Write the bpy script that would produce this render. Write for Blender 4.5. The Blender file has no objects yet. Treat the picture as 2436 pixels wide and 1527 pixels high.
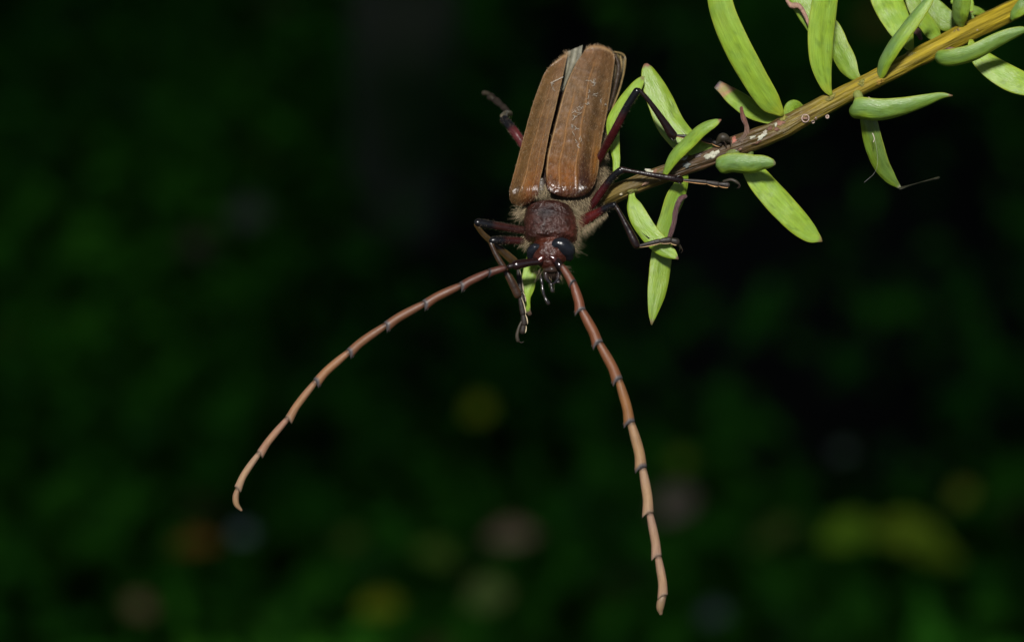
import bpy, math, random
import numpy as np
from mathutils import Vector, noise as mnoise

random.seed(7); rng = np.random.default_rng(7)
sc = bpy.context.scene
COL = sc.collection

# ------------------------------------------------------------------ camera, sky, sun, exposure
# 1 Blender unit = 10 cm.  Everything in focus is laid out in "mm-like" steps q measured at the focus distance.
FW, FH = 2436.0, 1527.0
D = 3.0                       # focus distance (30 cm)
WID = 1.15                    # 11.5 cm of world across the frame at the focus distance
q = WID / FW
PITCH = math.radians(25)
CAMPOS = np.array([0.0, 0.0, 6.5])
Fv = np.array([0.0, math.cos(PITCH), -math.sin(PITCH)])
Uv = np.array([0.0, math.sin(PITCH), math.cos(PITCH)])
Rv = np.array([1.0, 0.0, 0.0])

cam_d = bpy.data.cameras.new("camera"); cam = bpy.data.objects.new("camera", cam_d); COL.objects.link(cam)
cam.location = CAMPOS; cam.rotation_euler = (math.radians(90) - PITCH, 0, 0)
cam_d.sensor_width = 36; cam_d.lens = 36 * D / WID
cam_d.clip_start = 0.05; cam_d.clip_end = 2000
cam_d.dof.use_dof = True; cam_d.dof.focus_distance = D + 25 * q; cam_d.dof.aperture_fstop = 1.45
sc.camera = cam

SUN_EL, SUN_AZ = math.radians(51), math.radians(-7)      # azimuth measured from straight behind the camera
to_sun = Vector((math.cos(SUN_EL) * math.sin(SUN_AZ), -math.cos(SUN_EL) * math.cos(SUN_AZ), math.sin(SUN_EL)))
world = bpy.data.worlds.new("World"); sc.world = world; world.use_nodes = True
wn = world.node_tree; bg = wn.nodes["Background"]
sky = wn.nodes.new("ShaderNodeTexSky"); sky.sky_type = 'NISHITA'; sky.sun_disc = False
sky.sun_elevation = SUN_EL; sky.sun_rotation = math.atan2(to_sun.x, to_sun.y)
wn.links.new(sky.outputs[0], bg.inputs[0]); bg.inputs[1].default_value = 0.05
sun_d = bpy.data.lights.new("sun", 'SUN'); sun_d.energy = 5.0; sun_d.angle = math.radians(7); sun_d.color = (1, 0.965, 0.92)
sun = bpy.data.objects.new("sun", sun_d); COL.objects.link(sun)
sun.rotation_euler = to_sun.to_track_quat('Z', 'Y').to_euler()
sun.location = (0, -6, 14)
sc.view_settings.view_transform = 'Standard'; sc.view_settings.look = 'None'
sc.view_settings.exposure = 0.22; sc.view_settings.gamma = 1; sc.view_settings.use_curve_mapping = False
sc.cycles.use_denoising = True
sc.cycles.max_bounces = 6; sc.cycles.diffuse_bounces = 3; sc.cycles.glossy_bounces = 3
sc.cycles.sample_clamp_indirect = 4

# ------------------------------------------------------------------ layout helpers
def W(p):
    """(x, y, d) steps at the focus distance -> world.  d grows away from the viewer."""
    p = np.atleast_2d(np.asarray(p, float))
    dep = D + p[:, 2] * q; s = dep / D
    return CAMPOS + dep[:, None] * Fv + ((p[:, 0] - FW / 2) * q * s)[:, None] * Rv - ((p[:, 1] - FH / 2) * q * s)[:, None] * Uv

def on_plane(px, py, z):
    dr = Fv * D + Rv * (px - FW / 2) * q - Uv * (py - FH / 2) * q
    return CAMPOS + dr * ((z - CAMPOS[2]) / dr[2])

def crom(P, n):
    """Catmull-Rom resample of rows of P at n points (uniform in arc length of the first 3 columns)."""
    P = np.asarray(P, float); m = len(P)
    if m == 2:
        t = np.linspace(0, 1, n)[:, None]; return P[0] * (1 - t) + P[1] * t
    E = np.vstack([2 * P[0] - P[1], P, 2 * P[-1] - P[-2]])
    out = []
    for i in range(m - 1):
        a, b, c, d = E[i:i + 4]
        for t in np.linspace(0, 1, 24, endpoint=False):
            out.append(0.5 * ((2 * b) + (-a + c) * t + (2 * a - 5 * b + 4 * c - d) * t * t + (-a + 3 * b - 3 * c + d) * t ** 3))
    out.append(P[-1]); out = np.array(out)
    L = np.r_[0, np.cumsum(np.linalg.norm(np.diff(out[:, :3], axis=0), axis=1))]
    s = np.linspace(0, L[-1], n)
    return np.stack([np.interp(s, L, out[:, k]) for k in range(P.shape[1])], 1)

def lerp(a, b, t):
    a = np.asarray(a, float); b = np.asarray(b, float); t = np.asarray(t, float)
    return a + (b - a) * t[..., None] if t.ndim else a + (b - a) * t
def sstep(a, b, x): 
    t = np.clip((np.asarray(x, float) - a) / (b - a), 0, 1); return t * t * (3 - 2 * t)

def vnoise(P, sc_, seed=0.0):
    return np.array([mnoise.noise(Vector((p[0] * sc_ + seed, p[1] * sc_, p[2] * sc_))) for p in P])

class Geo:
    """collects verts (in layout steps), faces and a colour per vertex"""
    def __init__(s): s.v = []; s.f = []; s.c = []; s.m = []; s.u = []; s.n = 0
    def add(s, V, F, C, mat=0, U=None):
        V = np.asarray(V, float); C = np.asarray(C, float)
        if C.ndim == 1: C = np.tile(C, (len(V), 1))
        s.v.append(V); s.c.append(C); s.u.append(V * .05 if U is None else np.asarray(U, float)); s.f += [[i + s.n for i in f] for f in F]; s.m += [mat] * len(F); s.n += len(V)
        return s
    def build(s, name, mats, parent=None, origin=None, smooth=True, world=False):
        V = np.vstack(s.v); C = np.vstack(s.c)
        Wd = V if world else W(V)
        o0 = np.array(origin if origin is not None else (parent['_o'] if parent is not None and '_o' in parent else (0, 0, 0)), float)
        me = bpy.data.meshes.new(name); me.from_pydata((Wd - o0).tolist(), [], s.f)
        at = me.color_attributes.new("Col", 'FLOAT_COLOR', 'POINT')
        at.data.foreach_set("color", np.c_[C, np.ones(len(C))].astype(np.float32).ravel())
        au = me.attributes.new('grain', 'FLOAT_VECTOR', 'POINT'); au.data.foreach_set('vector', np.vstack(s.u).astype(np.float32).ravel())
        mats = mats if isinstance(mats, (list, tuple)) else [mats]
        for m in mats: me.materials.append(m)
        me.polygons.foreach_set("material_index", s.m)
        if smooth: me.polygons.foreach_set("use_smooth", [True] * len(s.f))
        me.update()
        o = bpy.data.objects.new(name, me); COL.objects.link(o)
        if parent is None: o.location = o0
        else: o.parent = parent
        return o

def empty(name, loc, parent=None):
    o = bpy.data.objects.new(name, None); COL.objects.link(o); o.empty_display_size = 0.05
    loc = np.array(loc, float)
    if parent is None: o.location = loc; 
    else: o.parent = parent; loc = np.array(parent['_o'])
    o['_o'] = [float(x) for x in loc]
    return o
def tag(o, label=None, cat=None, group=None, kind=None):
    if label: o['label'] = label
    if cat: o['category'] = cat
    if group: o['group'] = group
    if kind: o['kind'] = kind
    return o

def frames(C, roll=None):
    T = np.gradient(C, axis=0); T /= np.linalg.norm(T, axis=1)[:, None] + 1e-9
    V = np.array([0, 0, -1.0]); S = np.cross(T, V); prev = None
    for i in range(len(S)):
        l = np.linalg.norm(S[i])
        if l < 0.15 and prev is not None: S[i] = prev - T[i] * prev.dot(T[i])
        elif l < 1e-6: S[i] = np.array([1.0, 0, 0])
        S[i] /= np.linalg.norm(S[i]); prev = S[i]
    N = np.cross(S, T)
    if roll is not None:
        r = np.radians(np.asarray(roll, float)); r = r if r.ndim else np.full(len(C), float(r))
        S, N = S * np.cos(r)[:, None] + N * np.sin(r)[:, None], N * np.cos(r)[:, None] - S * np.sin(r)[:, None]
    return T, S, N

def grid_faces(nr, n, closed=True, caps=True):
    F = []
    for i in range(nr - 1):
        for j in range(n if closed else n - 1):
            k = (j + 1) % n
            F.append([i * n + j, i * n + k, (i + 1) * n + k, (i + 1) * n + j])
    if caps:
        F.append(list(range(n))[::-1]); F.append([(nr - 1) * n + j for j in range(n)])
    return F

def tube(g, pts, rad, col=(.1, .1, .1), n=14, flat=1.0, sub=20, cap=(1, 1), roll=0, mat=0, deform=None, wob=0.0):
    """pts (x,y,d); rad scalar or list per point; col colour or f(v array, theta array)->colours"""
    P = np.array([list(p) for p in pts], float); rad = np.broadcast_to(np.asarray(rad, float), (len(P),))
    R = crom(np.c_[P, rad], sub); C = R[:, :3]; r = np.maximum(R[:, 3], 0.05)
    T, S, N = frames(C, roll)
    rows, vs = [], []
    th = np.linspace(0, 2 * np.pi, n, endpoint=False)
    v = np.linspace(0, 1, sub)
    def ring(c, s_, n_, rr): return c + s_ * (rr * np.cos(th))[:, None] + n_ * (rr * flat * np.sin(th))[:, None]
    if cap[0]:
        for a in (80, 50, 25): rows.append(ring(C[0] - T[0] * r[0] * cap[0] * math.sin(math.radians(a)), S[0], N[0], r[0] * math.cos(math.radians(a)))); vs.append(0)
    for i in range(sub):
        rows.append(ring(C[i], S[i], N[i], r[i])); vs.append(v[i])
    if cap[1]:
        for a in (25, 50, 80): rows.append(ring(C[-1] + T[-1] * r[-1] * cap[1] * math.sin(math.radians(a)), S[-1], N[-1], r[-1] * math.cos(math.radians(a)))); vs.append(1)
    V = np.vstack(rows); vv = np.repeat(vs, n); tt = np.tile(th, len(rows))
    if wob: 
        cc = np.repeat(np.array([row.mean(0) for row in rows]), n, axis=0)
        V = cc + (V - cc) * (1 + wob * vnoise(V, 0.05))[:, None]
    if deform: V = deform(V, vv, tt, T, S, N)
    c = col(vv, tt) if callable(col) else col
    ln = np.linalg.norm(np.diff(C, axis=0), axis=1).sum() / max(r.mean(), .1)
    g.add(V, grid_faces(len(rows), n), c, mat, U=np.stack([np.cos(tt) + C[0, 0] * .1, np.sin(tt), vv * ln], 1))
    return C, r, T, S, N

# ------------------------------------------------------------------ materials
def mat(name, rough=0.4, spec=0.5, nscale=120, namt=0.25, bump=0.0, bscale=300, bdist=0.003, coat=0.0, sss=0.0, transl=0.0,
        kind='noise', rvar=0.1, alpha=1.0, stretch=None, sheen=0.0, tint=None, tintamt=0.0, grain=None):
    m = bpy.data.materials.new(name); m.use_nodes = True; nt = m.node_tree; N = nt.nodes; L = nt.links
    b = N["Principled BSDF"]; out = N["Material Output"]
    at = N.new("ShaderNodeAttribute"); at.attribute_name = "Col"
    tc = N.new("ShaderNodeTexCoord"); src = tc.outputs["Object"]
    if stretch:
        mp = N.new("ShaderNodeMapping"); L.new(src, mp.inputs[0]); mp.inputs["Rotation"].default_value = stretch[0]; mp.inputs["Scale"].default_value = stretch[1]; src2 = mp.outputs[0]
    elif grain:
        ga = N.new('ShaderNodeAttribute'); ga.attribute_name = 'grain'; gm = N.new('ShaderNodeVectorMath'); gm.operation = 'MULTIPLY'; L.new(ga.outputs['Vector'], gm.inputs[0]); gm.inputs[1].default_value = grain; src2 = gm.outputs[0]
    else: src2 = src
    nz = N.new("ShaderNodeTexNoise"); L.new(src2, nz.inputs["Vector"]); nz.inputs["Scale"].default_value = nscale; nz.inputs["Detail"].default_value = 5; nz.inputs["Roughness"].default_value = 0.65
    mr = N.new("ShaderNodeMapRange"); L.new(nz.outputs[0], mr.inputs[0]); mr.inputs[1].default_value = 0.3; mr.inputs[2].default_value = 0.7
    mr.inputs[3].default_value = 1 - namt; mr.inputs[4].default_value = 1 + namt
    mul = N.new("ShaderNodeVectorMath"); mul.operation = 'SCALE'; L.new(at.outputs["Color"], mul.inputs[0]); L.new(mr.outputs[0], mul.inputs["Scale"])
    colout = mul.outputs[0]
    if tint is not None:
        nz2 = N.new("ShaderNodeTexNoise"); L.new(src, nz2.inputs["Vector"]); nz2.inputs["Scale"].default_value = nscale * 0.35 if not grain else 55; nz2.inputs["Detail"].default_value = 3
        mr3 = N.new("ShaderNodeMapRange"); L.new(nz2.outputs[0], mr3.inputs[0]); mr3.inputs[1].default_value = 0.48; mr3.inputs[2].default_value = 0.68; mr3.inputs[4].default_value = tintamt
        mx = N.new("ShaderNodeMix"); mx.data_type = 'RGBA'; L.new(mr3.outputs[0], mx.inputs[0]); L.new(colout, mx.inputs[6]); mx.inputs[7].default_value = (*tint, 1); colout = mx.outputs[2]
    L.new(colout, b.inputs["Base Color"])
    mr2 = N.new("ShaderNodeMapRange"); L.new(nz.outputs[0], mr2.inputs[0]); mr2.inputs[1].default_value = 0.3; mr2.inputs[2].default_value = 0.7
    mr2.inputs[3].default_value = max(0.02, rough - rvar); mr2.inputs[4].default_value = min(1, rough + rvar); L.new(mr2.outputs[0], b.inputs["Roughness"])
    b.inputs["Specular IOR Level"].default_value = spec
    b.inputs["Coat Weight"].default_value = coat; b.inputs["Coat Roughness"].default_value = 0.15
    b.inputs["Sheen Weight"].default_value = sheen
    if sss: 
        b.inputs["Subsurface Weight"].default_value = sss; b.inputs["Subsurface Radius"].default_value = (1, .6, .2); b.inputs["Subsurface Scale"].default_value = 0.01
    if bump:
        if kind == 'rugose':
            vz = N.new("ShaderNodeTexVoronoi"); vz.feature = 'DISTANCE_TO_EDGE'; L.new(src2, vz.inputs["Vector"]); vz.inputs["Scale"].default_value = bscale
            hsrc = vz.outputs["Distance"]
        elif kind == 'pit':
            vz = N.new("ShaderNodeTexVoronoi"); L.new(src2, vz.inputs["Vector"]); vz.inputs["Scale"].default_value = bscale; hsrc = vz.outputs["Distance"]
        else:
            vz = N.new("ShaderNodeTexNoise"); L.new(src2, vz.inputs["Vector"]); vz.inputs["Scale"].default_value = bscale; vz.inputs["Detail"].default_value = 4; hsrc = vz.outputs[0]
        bp = N.new("ShaderNodeBump"); bp.inputs["Strength"].default_value = bump; bp.inputs["Distance"].default_value = bdist
        L.new(hsrc, bp.inputs["Height"]); L.new(bp.outputs[0], b.inputs["Normal"])
        if coat: L.new(bp.outputs[0], b.inputs["Coat Normal"])
    last = b.outputs[0]
    if transl:
        tr = N.new("ShaderNodeBsdfTranslucent"); L.new(colout, tr.inputs[0]); ms = N.new("ShaderNodeMixShader"); ms.inputs[0].default_value = transl
        L.new(last, ms.inputs[1]); L.new(tr.outputs[0], ms.inputs[2]); last = ms.outputs[0]
    if alpha < 1:
        tp = N.new("ShaderNodeBsdfTransparent"); ms = N.new("ShaderNodeMixShader"); ms.inputs[0].default_value = alpha
        L.new(tp.outputs[0], ms.inputs[1]); L.new(last, ms.inputs[2]); last = ms.outputs[0]
    L.new(last, out.inputs[0])
    return m

M_leaf = mat("leaf_skin", rough=0.40, spec=0.40, nscale=3.2, namt=0.17, bump=0.4, bscale=7, bdist=0.0016, transl=0.12, grain=(1, 1, .10), sss=0.12, tint=(.13, .24, .03), tintamt=.5)
M_bark = mat("twig_bark", rough=0.5, spec=0.35, nscale=2.6, namt=0.6, bump=0.9, bscale=3.2, bdist=0.005, grain=(1, 1, .06))
M_lichen = mat("pale_crust", rough=0.7, spec=0.4, nscale=200, namt=0.35, bump=0.8, bscale=260, bdist=0.003)
M_elytra = mat("wing_case_shell", rough=0.30, spec=0.50, nscale=2.2, namt=0.12, bump=0.22, bscale=5, bdist=0.0014, sss=0.1, rvar=0.12, grain=(9, 1, 9))
M_pron = mat("wrinkled_shell", rough=0.24, spec=0.40, nscale=90, namt=0.6, bump=1.0, bscale=320, bdist=0.003, rvar=0.12, tint=(.012, .006, .005), tintamt=.7)
M_head = mat("head_shell", rough=0.26, spec=0.32, nscale=110, namt=0.4, bump=0.9, bscale=190, bdist=0.003)
M_trunk = mat("hairy_underbody", rough=0.7, spec=0.3, nscale=110, namt=0.4, bump=0.8, bscale=300, bdist=0.004)
M_black = mat("glossy_black_shell", rough=0.16, spec=0.6, nscale=120, namt=0.2, bump=0.15, bscale=300, bdist=0.0015)
M_eye = mat("compound_eye", rough=0.2, spec=0.25, nscale=120, namt=0.15, bump=0.25, bscale=700, bdist=0.0006, kind='pit', rvar=.04)
M_leg = mat("leg_shell", rough=0.24, spec=0.3, nscale=130, namt=0.35, bump=0.25, bscale=200, bdist=0.0012, rvar=.06)
M_tarsus = mat("tarsus_shell", rough=0.5, spec=0.25, nscale=130, namt=0.4, bump=0.3, bscale=300, bdist=0.0012)
M_ant = mat("antenna_shell", rough=0.48, spec=0.35, nscale=3.0, namt=0.2, bump=0.3, bscale=6, bdist=0.001, grain=(1, 1, .12))
M_hair = mat("pale_hair", rough=0.45, spec=0.4, namt=0.2, transl=0.25)
M_wing = mat("wing_membrane", rough=0.25, spec=0.6, nscale=100, namt=0.3, alpha=0.75)
M_silk = mat("silk", rough=0.4, spec=0.5, namt=0.2, alpha=0.55)
M_fol = mat("undergrowth_leaf", rough=0.75, spec=0.08, nscale=3, namt=0.3)
M_soil = mat("soil", rough=0.95, spec=0.1, nscale=4, namt=0.5, bump=0.5, bscale=8, bdist=0.05)
M_wood = mat("trunk_bark", rough=0.85, spec=0.15, nscale=5, namt=0.4, bump=0.8, bscale=9, bdist=0.05)
M_stone = mat("pale_stone", rough=0.6, spec=0.3, nscale=20, namt=0.2)

# ------------------------------------------------------------------ setting: ground, undergrowth, shading trees
def ground_h(x, y): return 0.22 * mnoise.noise(Vector((x * .11, y * .11, 0))) 
g = Geo()
xs = np.r_[-600, -200, -80, np.linspace(-30, 30, 61), 80, 200, 600]; ys = np.r_[-600, -200, -60, np.linspace(-10, 40, 51), 80, 200, 600]
V = [(x, y, (ground_h(x, y) if abs(x) < 31 and -11 < y < 41 else 0)) for y in ys for x in xs]
F = [[j * len(xs) + i, j * len(xs) + i + 1, (j + 1) * len(xs) + i + 1, (j + 1) * len(xs) + i] for j in range(len(ys) - 1) for i in range(len(xs) - 1)]
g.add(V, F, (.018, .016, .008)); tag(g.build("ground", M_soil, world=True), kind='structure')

def leaf_mass(name, pos, size, cols, up=0.6, m=M_fol, parent=None, tipdrop=0.25, aspect=0.45):
    """many little folded leaves (two quads each) as one mesh"""
    n = len(pos)
    nrm = rng.normal(size=(n, 3)); nrm /= np.linalg.norm(nrm, axis=1)[:, None]
    nrm[:, 2] = np.abs(nrm[:, 2]) + up; nrm /= np.linalg.norm(nrm, axis=1)[:, None]
    a = rng.normal(size=(n, 3)); a -= nrm * (a * nrm).sum(1)[:, None]; a /= np.linalg.norm(a, axis=1)[:, None]
    b = np.cross(nrm, a); s = size[:, None]
    p0 = pos - a * s * .5; p1 = pos + a * s * .5 - nrm * s * tipdrop; m0 = pos - a * s * .1; m1 = pos + a * s * .2 - nrm * s * tipdrop * .2
    w = b * s * aspect
    lift = nrm * s * .08
    V = np.stack([p0, m0 - w * .5 + lift, m1 - w * .42 + lift, p1, m1 + w * .42 + lift, m0 + w * .5 + lift, m0 - lift, m1 - lift], 1).reshape(-1, 3)
    base = np.arange(n)[:, None] * 8
    quads = np.concatenate([base + np.array([[0, 6, 7, 1]])[:, [0, 3, 2, 1]] * 0 + np.array([[0, 1, 6, 5]])], 0)
    fa = base + np.array([[0, 6, 1, 1]])
    F4 = np.stack([base + np.array([1, 6, 7, 2]), base + np.array([6, 5, 4, 7])], 1).reshape(-1, 4)
    F3 = np.stack([base + np.array([0, 6, 1]), base + np.array([0, 5, 6]), base + np.array([2, 7, 3]), base + np.array([7, 4, 3])], 1).reshape(-1, 3)
    me = bpy.data.meshes.new(name)
    me.vertices.add(len(V)); me.vertices.foreach_set("co", (V - (np.array(parent['_o']) if parent is not None else 0)).astype(np.float32).ravel())
    nl = F4.size + F3.size; me.loops.add(nl); me.loops.foreach_set("vertex_index", np.r_[F4.ravel(), F3.ravel()].astype(np.int32))
    nf = len(F4) + len(F3); me.polygons.add(nf)
    me.polygons.foreach_set("loop_start", np.r_[np.arange(len(F4)) * 4, F4.size + np.arange(len(F3)) * 3].astype(np.int32))
    me.polygons.foreach_set("loop_total", np.r_[np.full(len(F4), 4), np.full(len(F3), 3)].astype(np.int32))
    me.update(calc_edges=True); me.validate()
    at = me.color_attributes.new("Col", 'FLOAT_COLOR', 'POINT')
    at.data.foreach_set("color", np.c_[np.repeat(cols, 8, axis=0), np.ones(n * 8)].astype(np.float32).ravel())
    me.materials.append(m)
    o = bpy.data.objects.new(name, me); COL.objects.link(o)
    if parent is not None: o.parent = parent
    return o

# undergrowth: low leafy plants that cover the forest floor behind the twig
n = 60000
x = rng.uniform(-13, 13, n); y = rng.uniform(7.5, 30, n)
clump = np.array([mnoise.noise(Vector((a * .28, b * .28, 3.3))) for a, b in zip(x, y)])
fine = np.array([mnoise.noise(Vector((a * .75, b * .75, 9.1))) for a, b in zip(x, y)])
top = 0.35 + 0.9 * np.clip(clump + .25, 0, 1)
z = top * rng.uniform(0.25, 1, n) + 0.08
dark_gap = np.zeros(n)     # plants thinned so that these parts of the background come out dark
for px_, py_, rx_, ry_ in ((1720, 520, .95, 2.0), (2150, 420, .9, 2.2), (1130, 480, .45, 1.3), (1450, 120, .9, 2.4), (1990, 900, .5, .7)):
    c_ = on_plane(px_, py_, .3); dark_gap = np.maximum(dark_gap, np.exp(-(((x - c_[0]) / rx_) ** 2 + ((y - c_[1]) / ry_) ** 2)))
keep = rng.uniform(size=n) < np.clip(0.9 + .9 * clump + .4 * fine, .35, 1) * (1 - .93 * np.clip(dark_gap * 1.3, 0, 1))
x, y, z, clump, fine = x[keep], y[keep], z[keep], clump[keep], fine[keep]; n = len(x)
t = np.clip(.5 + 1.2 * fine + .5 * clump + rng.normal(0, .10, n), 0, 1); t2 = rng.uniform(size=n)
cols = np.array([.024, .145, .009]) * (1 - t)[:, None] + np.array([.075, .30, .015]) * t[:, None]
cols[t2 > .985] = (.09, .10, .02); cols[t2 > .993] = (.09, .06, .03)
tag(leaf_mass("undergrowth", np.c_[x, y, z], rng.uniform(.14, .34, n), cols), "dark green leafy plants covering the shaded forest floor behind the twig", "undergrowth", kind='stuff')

# trees with dense unseen crowns, added to shade that floor; only the grey stem left of the beetle is in view
def tree(base, crown, lean, r0, label, nleaf):
    t = empty("tree", (base[0], base[1], 0)); tag(t, label, "tree", "trees shading the forest floor")
    gg = Geo(); top = (base[0] + lean[0], base[1] + lean[1], 10.5)
    mid = ((base[0] * .6 + top[0] * .4) + .1, (base[1] * .6 + top[1] * .4), 4.5)
    def tube_w(pts, rad, n=14, sub=24):
        R = crom(np.c_[np.array(pts, float), rad], sub); C, r = R[:, :3], R[:, 3]
        T = np.gradient(C, axis=0); T /= np.linalg.norm(T, axis=1)[:, None]
        S = np.cross(T, (0.1, 1, 0.05)); S /= np.linalg.norm(S, axis=1)[:, None]; B = np.cross(T, S)
        th = np.linspace(0, 2 * np.pi, n, endpoint=False)
        V = (C[:, None] + S[:, None] * (r[:, None] * np.cos(th))[..., None] + B[:, None] * (r[:, None] * np.sin(th))[..., None]).reshape(-1, 3)
        k = vnoise(V, .9); ax = np.repeat(C, n, 0); V = ax + (V - ax) * (1 + (.5 if r0 < .3 else .22) * k)[:, None]
        c = lerp((.012, .035, .008), (.115, .11, .08), np.clip(.35 + 1.6 * vnoise(V, 1.1, 5), 0, 1))
        gg.add(V, grid_faces(sub, n), c)
    tube_w([(base[0], base[1], -.2), (base[0], base[1], .5), mid, top], [r0 * 1.5, r0 * 1.05, r0 * .9, r0 * .7])
    gg.build("trunk", M_wood, t, world=True)
    gl = gg; 
    for k in range(5):
        gg = Geo(); a = k * 1.256 + base[0]; e = (crown[0] + math.cos(a) * crown[2] * .6, max(2.5, crown[1] + math.sin(a) * crown[2] * .6), 11.6)
        m2 = tuple((np.array(top) + np.array(e)) / 2 + np.array([0, 0, .5]))
        tube_w([top, m2, e], [r0 * .5, r0 * .35, r0 * .15], 8, 10); gg.build("limb", M_wood, t, world=True)
    th = rng.uniform(0, 2 * np.pi, nleaf); rr = crown[2] * np.sqrt(rng.uniform(0, 1, nleaf))
    X = crown[0] + rr * np.cos(th); Y = crown[1] + rr * np.sin(th)
    Z = 10.4 + rng.uniform(0, 2.6, nleaf) + .5 * np.sin(X * 1.3) * np.cos(Y * 1.1)
    k = Y > .45 + .2 * np.sin(X * 2.1)
    X, Y, Z = X[k], Y[k], Z[k]; n = len(X); tt = rng.uniform(size=n)
    c = np.array([.02, .06, .01]) * (1 - tt)[:, None] + np.array([.05, .11, .02]) * tt[:, None]
    leaf_mass("crown", np.c_[X, Y, Z], rng.uniform(.6, 1.1, n), c, parent=t, aspect=.55)  # leaves put in overhead, out of view, to block the sun
b0 = on_plane(948, 505, 0.25)
tree((b0[0], b0[1]), (-1, 14, 9.5), (.35, -1.0), .24, "slim grey tree stem, blurred, rising behind the beetle to its left", 12000)
tree((-7.5, 12), (-7, 8.2, 11.5), (.3, -.5), .5, "stout tree outside the left edge of the photo, added so that its crown shades the floor", 19000)
tree((8.5, 13), (7, 8.2, 11.5), (-.3, -.5), .5, "stout tree outside the right edge of the photo, added so that its crown shades the floor", 19000)
tree((4.5, 27), (2, 22, 10), (0, -.5), .45, "far unseen tree added for shade behind the undergrowth, above the top edge of the photo", 11000)

# fallen leaves and pebbles that show as soft blurred spots
def fallen(px, py, w_, h_, colr, label, name="fallen_leaf", cat="leaf", z=.86, rot=0.0, grp="blurred leaves lying on the undergrowth"):
    p = on_plane(px, py, z); k = np.linalg.norm(p - CAMPOS) / D * q
    gg = Geo(); n, m_ = 14, 9; V = []
    ca, sa = math.cos(rot), math.sin(rot)
    for i in range(n):
        v = i / (n - 1); hw = math.sin(math.pi * min(max(v, .015), .985)) ** .75
        for j in range(m_):
            u = j / (m_ - 1) * 2 - 1
            a = (v - .5) * w_ * k; b = u * hw * .5 * h_ * k
            lx, ly = a * ca - b * sa, a * sa + b * ca
            zz = .10 * h_ * k * abs(u) + .12 * w_ * k * math.sin(v * 3)
            V.append(p + Rv * lx + (Uv * .85 - Fv * .15) * ly + np.array([0, 0, zz]))
    C = lerp(np.array(colr) * .75, np.array(colr) * 1.2, np.clip(.5 + vnoise(np.array(V), 9), 0, 1))
    gg.add(V, grid_faces(n, m_, closed=False, caps=False), C)
    Vb = np.array(V) + Fv * .02 - np.array([0, 0, .01]); gg.add(Vb, grid_faces(n, m_, closed=False, caps=False), C * .8)
    o = gg.build(name, M_fol, origin=p, world=True); tag(o, label, cat, grp); return o
fallen(2150, 1285, 190, 85, (0.425, 0.575, 0.034), "yellow green leaf, brightest of the blurred spots, at lower right", rot=-.15)
fallen(2215, 1325, 150, 60, (0.235, 0.351, 0.018), "olive leaf blurred under the right end of the brightest leaf", rot=-.35, z=.95)
fallen(2020, 1280, 150, 85, (0.253, 0.425, 0.022), "olive leaf blurred at the left end of the brightest leaf", rot=.25, z=.95)
fallen(2290, 1180, 62, 50, (0.351, 0.382, 0.034), "small olive leaf blurred above the right end of the brightest leaf", rot=.8)
fallen(1140, 978, 62, 58, (0.382, 0.439, 0.018), "round yellow leaf blurred between the two antennae", rot=.5)
fallen(905, 1447, 100, 60, (0.275, 0.298, 0.015), "olive yellow leaf blurred near the bottom edge, left of the pale patch", rot=.2)
fallen(1160, 1425, 110, 85, (0.249, 0.325, 0.076), "pale green grey leaf blurred near the bottom edge between the antenna tips", rot=.3)
fallen(1040, 1330, 120, 60, (0.148, 0.261, 0.030), "dull green leaf blurred left of the pinkish brown leaf", rot=-.4, z=.9)
fallen(1215, 1282, 120, 62, (0.502, 0.330, 0.185), "pinkish brown dead leaf blurred below the beetle between the antennae", rot=.1)
fallen(465, 1300, 110, 45, (0.323, 0.131, 0.024), "rusty brown dead leaf blurred left of the grey pebble", rot=.1)
fallen(330, 1448, 70, 55, (0.250, 0.148, 0.083), "dull brown dead leaf blurred near the bottom left corner", rot=-.5)
fallen(1610, 1205, 110, 85, (0.323, 0.235, 0.160), "grey brown dead leaf blurred beside the right antenna", rot=.7)
fallen(1620, 1100, 50, 50, (0.206, 0.293, 0.018), "olive leaf blurred just above the grey brown dead leaf", rot=.1)
fallen(1850, 1275, 140, 50, (0.131, 0.206, 0.030), "long dim green leaf blurred left of the brightest leaf", rot=.5)
fallen(830, 1290, 70, 45, (0.148, 0.235, 0.030), "dim green leaf blurred right of the grey pebble", rot=.4)
fallen(590, 520, 100, 70, (0.125, 0.117, 0.096), "dim grey brown leaf blurred at left, level with the pronotum", rot=.3, z=.8)
fallen(470, 590, 80, 50, (0.124, 0.089, 0.061), "dim brown leaf blurred below left of the dim grey brown one", rot=.1, z=.8)
fallen(1700, 1465, 70, 50, (0.131, 0.140, 0.148), "dim bluish grey leaf blurred under the right antenna tip", rot=.2)
fallen(2085, 55, 70, 60, (0.235, 0.160, 0.034), "dim brownish leaf blurred in the dark above the twig, upper right", rot=.2, z=.8)
def pebble(px, py, rpx, colr, label, z=.98):
    p = on_plane(px, py, z); k = np.linalg.norm(p - CAMPOS) / D * q * rpx; gg = Geo(); V = []
    for i in range(9):
        a = math.pi * (i + .02) / 8.04
        for j in range(14):
            b = 2 * math.pi * j / 14; d = np.array([math.sin(a) * math.cos(b), math.sin(a) * math.sin(b) * .85, math.cos(a) * .6])
            V.append(p + d * k * (1 + .15 * mnoise.noise(Vector(d * 2 + Vector((px, 0, 0)).to_3d() if False else d * 2))))
    gg.add(V, grid_faces(9, 14), colr); tag(gg.build("pebble", M_stone, origin=p, world=True), label, "pebble", "pale pebbles on the forest floor")
pebble(577, 1266, 26, (.30, .36, .32), "pale blue grey pebble, a soft disc below the tip of the left antenna")
pebble(2003, 1074, 20, (.24, .26, .19), "pale grey pebble, a faint disc in the dark at right")

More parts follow.
